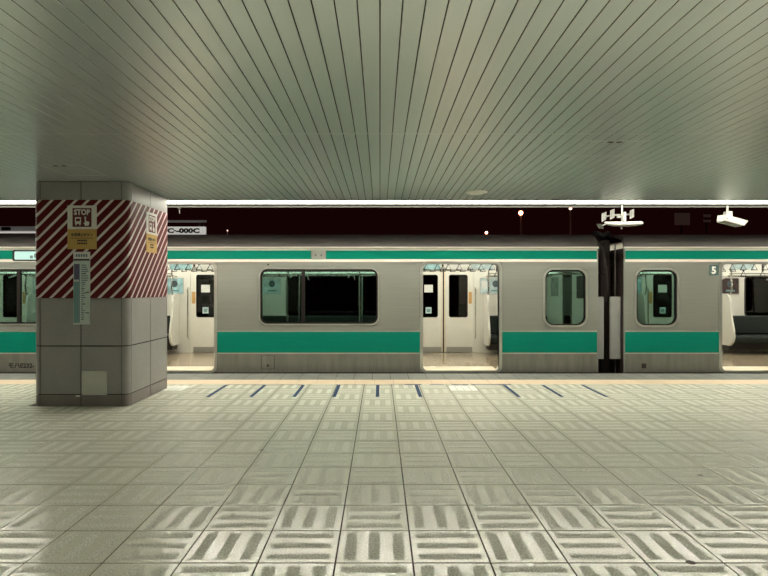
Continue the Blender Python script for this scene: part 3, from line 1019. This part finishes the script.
            # luggage rack
            for d_, z_ in ((0.37, 1.745), (0.30, 1.70), (0.20, 1.69), (0.10, 1.685)):
                q = MB(); q.tube([(a, Y(d_), z_), (bb_, Y(d_), z_)], 0.012, 6); q.build('rack_rail', 'chrome', car)
            nb = max(2, int(ln / 1.0) + 1)
            for k in range(nb):
                xx = a + 0.03 + (ln - 0.06) * k / (nb - 1)
                q = MB(); q.tube([(xx, Y(0.0), 1.62), (xx, Y(0.20), 1.665), (xx, Y(0.37), 1.735)], 0.013, 6); q.build('rack_bracket', 'lining', car)
            # strap rail
            q = MB(); q.tube([(a - 0.05, Y(0.62), 1.97), (bb_ + 0.05, Y(0.62), 1.97)], 0.012, 6); q.build('strap_rail', 'chrome', car)
            for k in range(nb):
                xx = a + 0.03 + (ln - 0.06) * k / (nb - 1)
                q = MB(); q.tube([(xx, Y(0.62), 1.97), (xx, Y(0.62), 2.212)], 0.010, 6); q.build('rail_hanger', 'chrome', car)
            ns = max(2, int(ln / 0.36))
            for k in range(ns):
                xx = a + 0.14 + (ln - 0.28) * k / (ns - 1)
                o = link('hand_strap', strap_m, car, (xx, Y(0.62), 1.965))
    # straps and paper sheets across the doorways
    for d in doors:
        for yy in (10.95, 11.95):
            q = MB(); q.tube([(d - 0.9, yy, 2.06), (d + 0.9, yy, 2.06)], 0.012, 6); q.build('strap_rail', 'chrome', car)
            for k in range(8):
                link('hand_strap', strap_m, car, (d - 0.72 + k * 0.205, yy, 2.055))
        for k, (ox, m) in enumerate(((-0.42, 'paper_teal'), (0.12, 'paper'), (0.62, 'paper_pale'))):
            q = MB(); q.box(d + ox - 0.22, d + ox + 0.22, 11.47, 11.474, 1.80, 2.16); q.build('hanging_poster', m, car)
            q = MB(); q.box(d + ox - 0.225, d + ox + 0.225, 11.462, 11.482, 2.16, 2.209); q.build('poster_clip', 'kick', car)
    # posters on the wall beside the far doors
    for d in doors:
        for s in (-1, 1):
            a, bb_ = (d + DW + 0.14, d + DW + 0.68) if s > 0 else (d - DW - 0.68, d - DW - 0.14)
            if bb_ > x1 - 0.1 or a < x0 + 0.1:
                continue
            fr_ = ring('poster_frame', rr(a, bb_, 1.30, 1.665, 0.02), rr(a + 0.015, bb_ - 0.015, 1.315, 1.65, 0.01), 12.738, 12.7495, 'steel_trim', car)
            q = MB(); q.box(a + 0.012, bb_ - 0.012, 12.743, 12.749, 1.312, 1.653); ps = q.build('poster', poster if s > 0 else 'paper_teal', car)
            cx_ = a + 0.34
            q = MB(); q.prism([(cx_ + 0.07 * math.cos(k * 0.7), 1.53 + 0.075 * math.sin(k * 0.7)) for k in range(9)], 'y', 12.741, 12.743); q.build('poster_figure', 'poster_ink', ps)
            q = MB(); q.box(cx_ - 0.09, cx_ + 0.10, 12.741, 12.743, 1.365, 1.40); q.build('poster_figure', 'ink_teal', ps)
            q = MB(); q.box(a + 0.04, a + 0.15, 12.741, 12.743, 1.42, 1.60); q.build('poster_figure', 'paper', ps)
    # --- end walls with gangway doors
    for xe, s in ((x0, 1), (x1, -1)):
        xa, xb = sorted((xe + s * 0.002, xe + s * 0.075))
        gy0, gy1 = 11.09, 11.86
        q = MB()
        q.box(xa, xb, TY + 0.03, gy0, 0.0, 2.12)
        q.box(xa, xb, gy1, TF - 0.03, 0.0, 2.12)
        q.box(xa, xb, gy0, gy1, 1.92, 2.12)
        q.build('end_wall', 'lining', car)
        oa, ob = sorted((xe - s * 0.0, xe + s * 0.0018))
        xm = xe + s * 0.05
        dr = MB().box(xm - 0.02, xm + 0.02, gy0, gy0 + 0.10, 0.03, 1.92).box(xm - 0.02, xm + 0.02, gy1 - 0.10, gy1, 0.03, 1.92) \
            .box(xm - 0.02, xm + 0.02, gy0 + 0.10, gy1 - 0.10, 0.03, 0.35).box(xm - 0.02, xm + 0.02, gy0 + 0.10, gy1 - 0.10, 1.78, 1.92).build('gangway_door', 'lining', car)
        q = MB(); q.box(xm - 0.004, xm + 0.004, gy0 + 0.10, gy1 - 0.10, 0.35, 1.78); q.build('gangway_pane', 'door_glass', dr)
        xi = xe + s * 0.077
        for (ya, yb2, z0, z1, m) in ((11.98, 12.50, 1.27, 1.66, 'paper_grey'), (10.46, 10.86, 1.25, 1.66, 'paper_dark')):
            q = MB(); q.box(min(xi, xi + s * 0.006), max(xi, xi + s * 0.006), ya, yb2, z0, z1); q.build('poster', m, car)
        q = MB(); q.tube([(xe + s * 0.13, 11.0, 0.4), (xe + s * 0.13, 11.0, 1.75)], 0.014, 8); q.build('grab_rail', 'chrome', car, smooth=True)
        # outer end plate built around the gangway opening
        q = MB()
        oa, ob = sorted((xe, xe + s * 0.0018))
        q.box(oa, ob, TY + 0.031, gy0, -0.05, 2.12)
        q.box(oa, ob, gy1, TF - 0.03, -0.05, 2.12)
        q.build('end_plate', 'dark_brown', car)
    settle(car)
    return car

car1 = train_car(-10.6, 3.73, [-8.355, -3.485, 1.385], [(-6.92, -4.904), (-2.05, -0.034)], [(2.82, 3.52)],
                 [(-6.92, -4.92), (-2.05, -0.05)], 1,
                 'silver train car with green bands and a long window split in two', [(-6.28, -5.35, 'display'), (-1.18, -0.92, 'lamp')])
car2 = train_car(4.17, 14.4, [6.496, 11.366], [(7.93, 9.95)], [(4.38, 5.08)], [(7.94, 9.94)], -1,
                 'silver train car with green bands and a white 5 beside its door', [(9.9, 10.16, 'lamp')], poster='paper_dark')

def car_part(q, name, m, car, smooth=False):
    o = q.build(name, m, car, smooth)
    o.matrix_parent_inverse = Matrix.Translation(-car.location)
    return o

# service cover with keyhole, lettering, number plate
q = MB(); q.cbox(-2.02, -1.81, TY - 0.007, TY - 0.0026, 0.06, 0.285, 0.001); car_part(q, 'service_cover', 'steel_lower', car1)
for x0, x1, z0, z1 in ((-2.03, -1.80, 0.285, 0.29), (-2.03, -1.80, 0.055, 0.06), (-2.03, -2.022, 0.055, 0.29), (-1.808, -1.80, 0.055, 0.29)):
    q = MB(); q.box(x0, x1, TY - 0.005, TY - 0.0026, z0, z1); car_part(q, 'cover_joint', 'dark_brown', car1)
q = MB(); q.tube([(-1.915, TY - 0.012, 0.115), (-1.915, TY - 0.006, 0.115)], 0.022, 12); car_part(q, 'keyhole', 'dark_metal', car1)
q = MB(); q.cbox(4.47, 4.55, TY - 0.007, TY - 0.0026, 0.07, 0.15, 0.002); car_part(q, 'service_cover', 'dark_brown', car2)
o = text('car_lettering', 'モハE232-', 0.105, 'ink', car1, (-6.36, TY - 0.0036, 0.078), align='LEFT', bold=0.004)
o.matrix_parent_inverse = Matrix.Translation(-car1.location)
q = MB(); q.prism(rr(5.62, 5.79, 1.655, 1.835, 0.02), 'y', TY - 0.004, TY - 0.0005); npl = car_part(q, 'number_plate', 'number_ground', car2)
o = text('number', '5', 0.165, 'white_paint', car2, (5.705, TY - 0.005, 1.688), bold=0.006)
o.matrix_parent_inverse = Matrix.Translation(-car2.location)

# gangway bellows and cables between the cars
coup = empty('gangway', (3.95, 11.475, -0.7))
tag(coup, 'dark gangway bellows with hanging cables between the two cars', 'gangway')
q = MB()
xs = [3.735 + 0.43 * k / 8 for k in range(9)]
bel = MB()
loop = lambda e: [(10.98 - e, 0.0), (11.97 + e, 0.0), (11.97 + e, 2.05 + e), (10.98 - e, 2.05 + e)]
inn = [(11.06, 0.03), (11.89, 0.03), (11.89, 1.95), (11.06, 1.95)]
for k in range(9):
    e = 0.035 if k % 2 else 0.0
    bel.v += [(xs[k], y_, z_) for y_, z_ in loop(e)] + [(xs[k], y_, z_) for y_, z_ in inn]
for k in range(8):
    for i in range(4):
        j = (i + 1) % 4
        bel.f.append((k * 8 + i, k * 8 + j, k * 8 + 8 + j, k * 8 + 8 + i)); bel.mi.append(0)
        bel.f.append((k * 8 + 4 + i, k * 8 + 12 + i, k * 8 + 12 + j, k * 8 + 4 + j)); bel.mi.append(0)
car_part(bel, 'bellows', 'black_rubber', coup)
for ga, gb in ((3.735, 3.875), (3.985, 4.165)):
    q = MB(); q.cbox(ga, gb, TY + 0.12, TY + 0.17, 0.21, 1.29, 0.008); car_part(q, 'gap_guard', 'guard_grey', coup)
def cable(pts, r, m='black_rubber', name='cable'):
    q = MB()
    P = []
    pts = [Vector(p) for p in pts]
    for i in range(len(pts) - 1):           # Catmull-Rom
        p0, p1, p2, p3 = pts[max(i - 1, 0)], pts[i], pts[i + 1], pts[min(i + 2, len(pts) - 1)]
        for k in range(6):
            s = k / 6
            P.append(0.5 * ((2 * p1) + (p2 - p0) * s + (2 * p0 - 5 * p1 + 4 * p2 - p3) * s * s + (3 * p1 - p0 - 3 * p2 + p3) * s ** 3))
    P.append(pts[-1])
    q.tube(P, r, 8)
    return car_part(q, name, m, coup, True)
cable([(3.77, 10.3, 2.28), (3.87, 10.25, 2.2), (3.93, 10.22, 1.9), (3.98, 10.24, 1.5), (3.98, 10.3, 1.2)], 0.018, 'dark_metal')
cable([(3.785, 10.5, 2.38), (3.85, 10.4, 2.42), (3.95, 10.4, 2.38), (4.05, 10.4, 2.42), (4.115, 10.5, 2.38)], 0.035)
cable([(3.785, 10.8, 2.40), (3.82, 10.7, 2.30), (3.96, 10.6, 2.42), (4.08, 10.7, 2.32), (4.115, 10.8, 2.40)], 0.04)
cable([(3.77, 10.5, 1.9), (3.85, 10.45, 1.7), (4.0, 10.45, 1.7), (4.13, 10.5, 1.9)], 0.02)
q = MB(); q.cbox(3.93, 4.12, 10.45, 10.75, -0.7, 2.30, 0.02); car_part(q, 'end_cabinet', 'dark_brown', coup)
q = MB(); q.tube([(4.10, 10.2, -0.4), (4.10, 10.2, 2.2)], 0.012, 8); car_part(q, 'end_pipe', 'roof', coup)
q = MB(); q.cbox(3.66, 3.73, TY + 0.02, TY + 0.10, 2.15, 2.22, 0.01); car_part(q, 'roof_step', 'dark_metal', car1)

# ================================================================== BEYOND THE TRAIN
t = empty('platform_sign', (-8.0, 18.0, -1.1))
q = MB(); q.cbox(-10.2, -5.38, 18.0, 18.12, 3.09, 3.33, 0.01); q.build('sign_box', 'far_sign', t)
q = MB(); q.tube([(-10.2, 18.06, 3.50), (-5.36, 18.06, 3.50)], 0.035, 8); q.build('top_rail', 'far_grey_glow', t)
for x in (-10.0, -7.7, -5.45):
    q = MB(); q.tube([(x, 18.06, 3.34), (x, 18.06, 3.50)], 0.02, 8); q.build('hanger', 'dark_metal', t)
for x in (-9.8, -5.6):
    q = MB(); q.tube([(x, 18.20, -1.1), (x, 18.20, 3.48), (x, 18.06, 3.5)], 0.05, 8); q.build('post', 'dark_metal', t)
text('lettering', "C·-000C", 0.19, 'ink', t, (-6.05, 17.998, 3.14), width=1.0, bold=0.012)
tag(t, 'white lit sign box beyond the train roof beside the pillar', 'sign')
settle(t)
t = empty('overhead_beam', (-14, 20, -1.1))
q = MB(); q.cbox(-20, -10.6, 20.0, 20.3, 3.38, 3.55, 0.02); q.build('girder', 'far_grey_glow', t)
q = MB(); q.cbox(-20, -10.6, 19.95, 20.0, 3.31, 3.37, 0.01); q.build('lower_flange', 'far_sign', t)  # pale edge borrows the sign's glow, the flange itself gives no light
for x in (-19.5, -11.2):
    q = MB(); q.tube([(x, 20.15, -1.1), (x, 20.15, 3.4)], 0.06, 8); q.build('post', 'dark_metal', t)
q = MB(); q.cbox(-12.9, -12.6, 19.9, 19.99, 3.40, 3.52, 0.02); q.build('junction_box', 'dark_metal', t)
tag(t, 'grey girder with pale lower edge beyond the train left of the pillar', 'girder')
settle(t)

def lamp_post(xp, yp, d, r, m, label):
    p = px(xp, yp, d)
    t = empty('lamp_post', (p.x, d, -1.1))
    q = MB(); q.tube([(p.x, d, -1.1), (p.x, d, p.z - r)], [0.07, 0.045], 8); q.build('post', 'far_post', t, smooth=True)
    q = MB()
    k = 8
    q.tube([(p.x, d, p.z - r * math.cos(math.pi * i / k)) for i in range(k + 1)], [max(0.003, r * math.sin(math.pi * i / k)) for i in range(k + 1)], 12)
    q.build('globe', m, t, smooth=True)
    q = MB(); q.tube([(p.x, d, p.z + r - 0.01), (p.x, d, p.z + r + 0.05)], [r * 0.7, r * 0.2], 10); q.build('cap', 'dark_metal', t)
    tag(t, label, 'lamp post', 'lamp posts beyond the train')
    settle(t)
lamp_post(520.8, 213.0, 40, 0.14, 'sodium', 'glowing orange globe lamp on a thin post beyond the train')
lamp_post(570.5, 208.4, 42, 0.11, 'sodium_dim', 'dim pale lamp on a thin post close under the roof beam')
lamp_post(486.4, 232.6, 60, 0.13, 'sodium', 'tiny low lamp just above the train roof before the orange globe lamp')
lamp_post(227.5, 230.5, 60, 0.06, 'sodium_dim', 'faint tiny lamp above the train roof past the white sign box')
def hoarding(rects, d, label):
    """dim backlit boards on a tall post, far behind the second car"""
    pts = [(px(xa, ya, d), px(xb, yb2, d)) for xa, xb, ya, yb2 in rects]
    cx = sum((a.x + c.x) / 2 for a, c in pts) / len(pts)
    top = max(a.z for a, c in pts)
    t = empty('hoarding', (cx, d, -1.1))
    q = MB(); q.tube([(cx, d + 0.15, -1.1), (cx, d + 0.15, top)], 0.06, 8); q.build('post', 'far_wall', t)
    for a, c in pts:
        q = MB(); q.box(a.x, c.x, d, d + 0.08, c.z, a.z); o = q.build('board', 'far_window', t)
        q = MB(); q.box(a.x, c.x, d - 0.01, d, a.z - 0.06, a.z); q.build('board_edge', 'far_wall', t)
    tag(t, label, 'hoarding', 'far boards beyond the train')
    settle(t)
hoarding([(675, 690, 212, 225)], 45, 'single dim brown square board on a far post above the second car')
hoarding([(704, 711, 213.5, 217), (704, 711, 219, 222)], 45, 'pair of tiny dim boards on a far post beside the security camera')
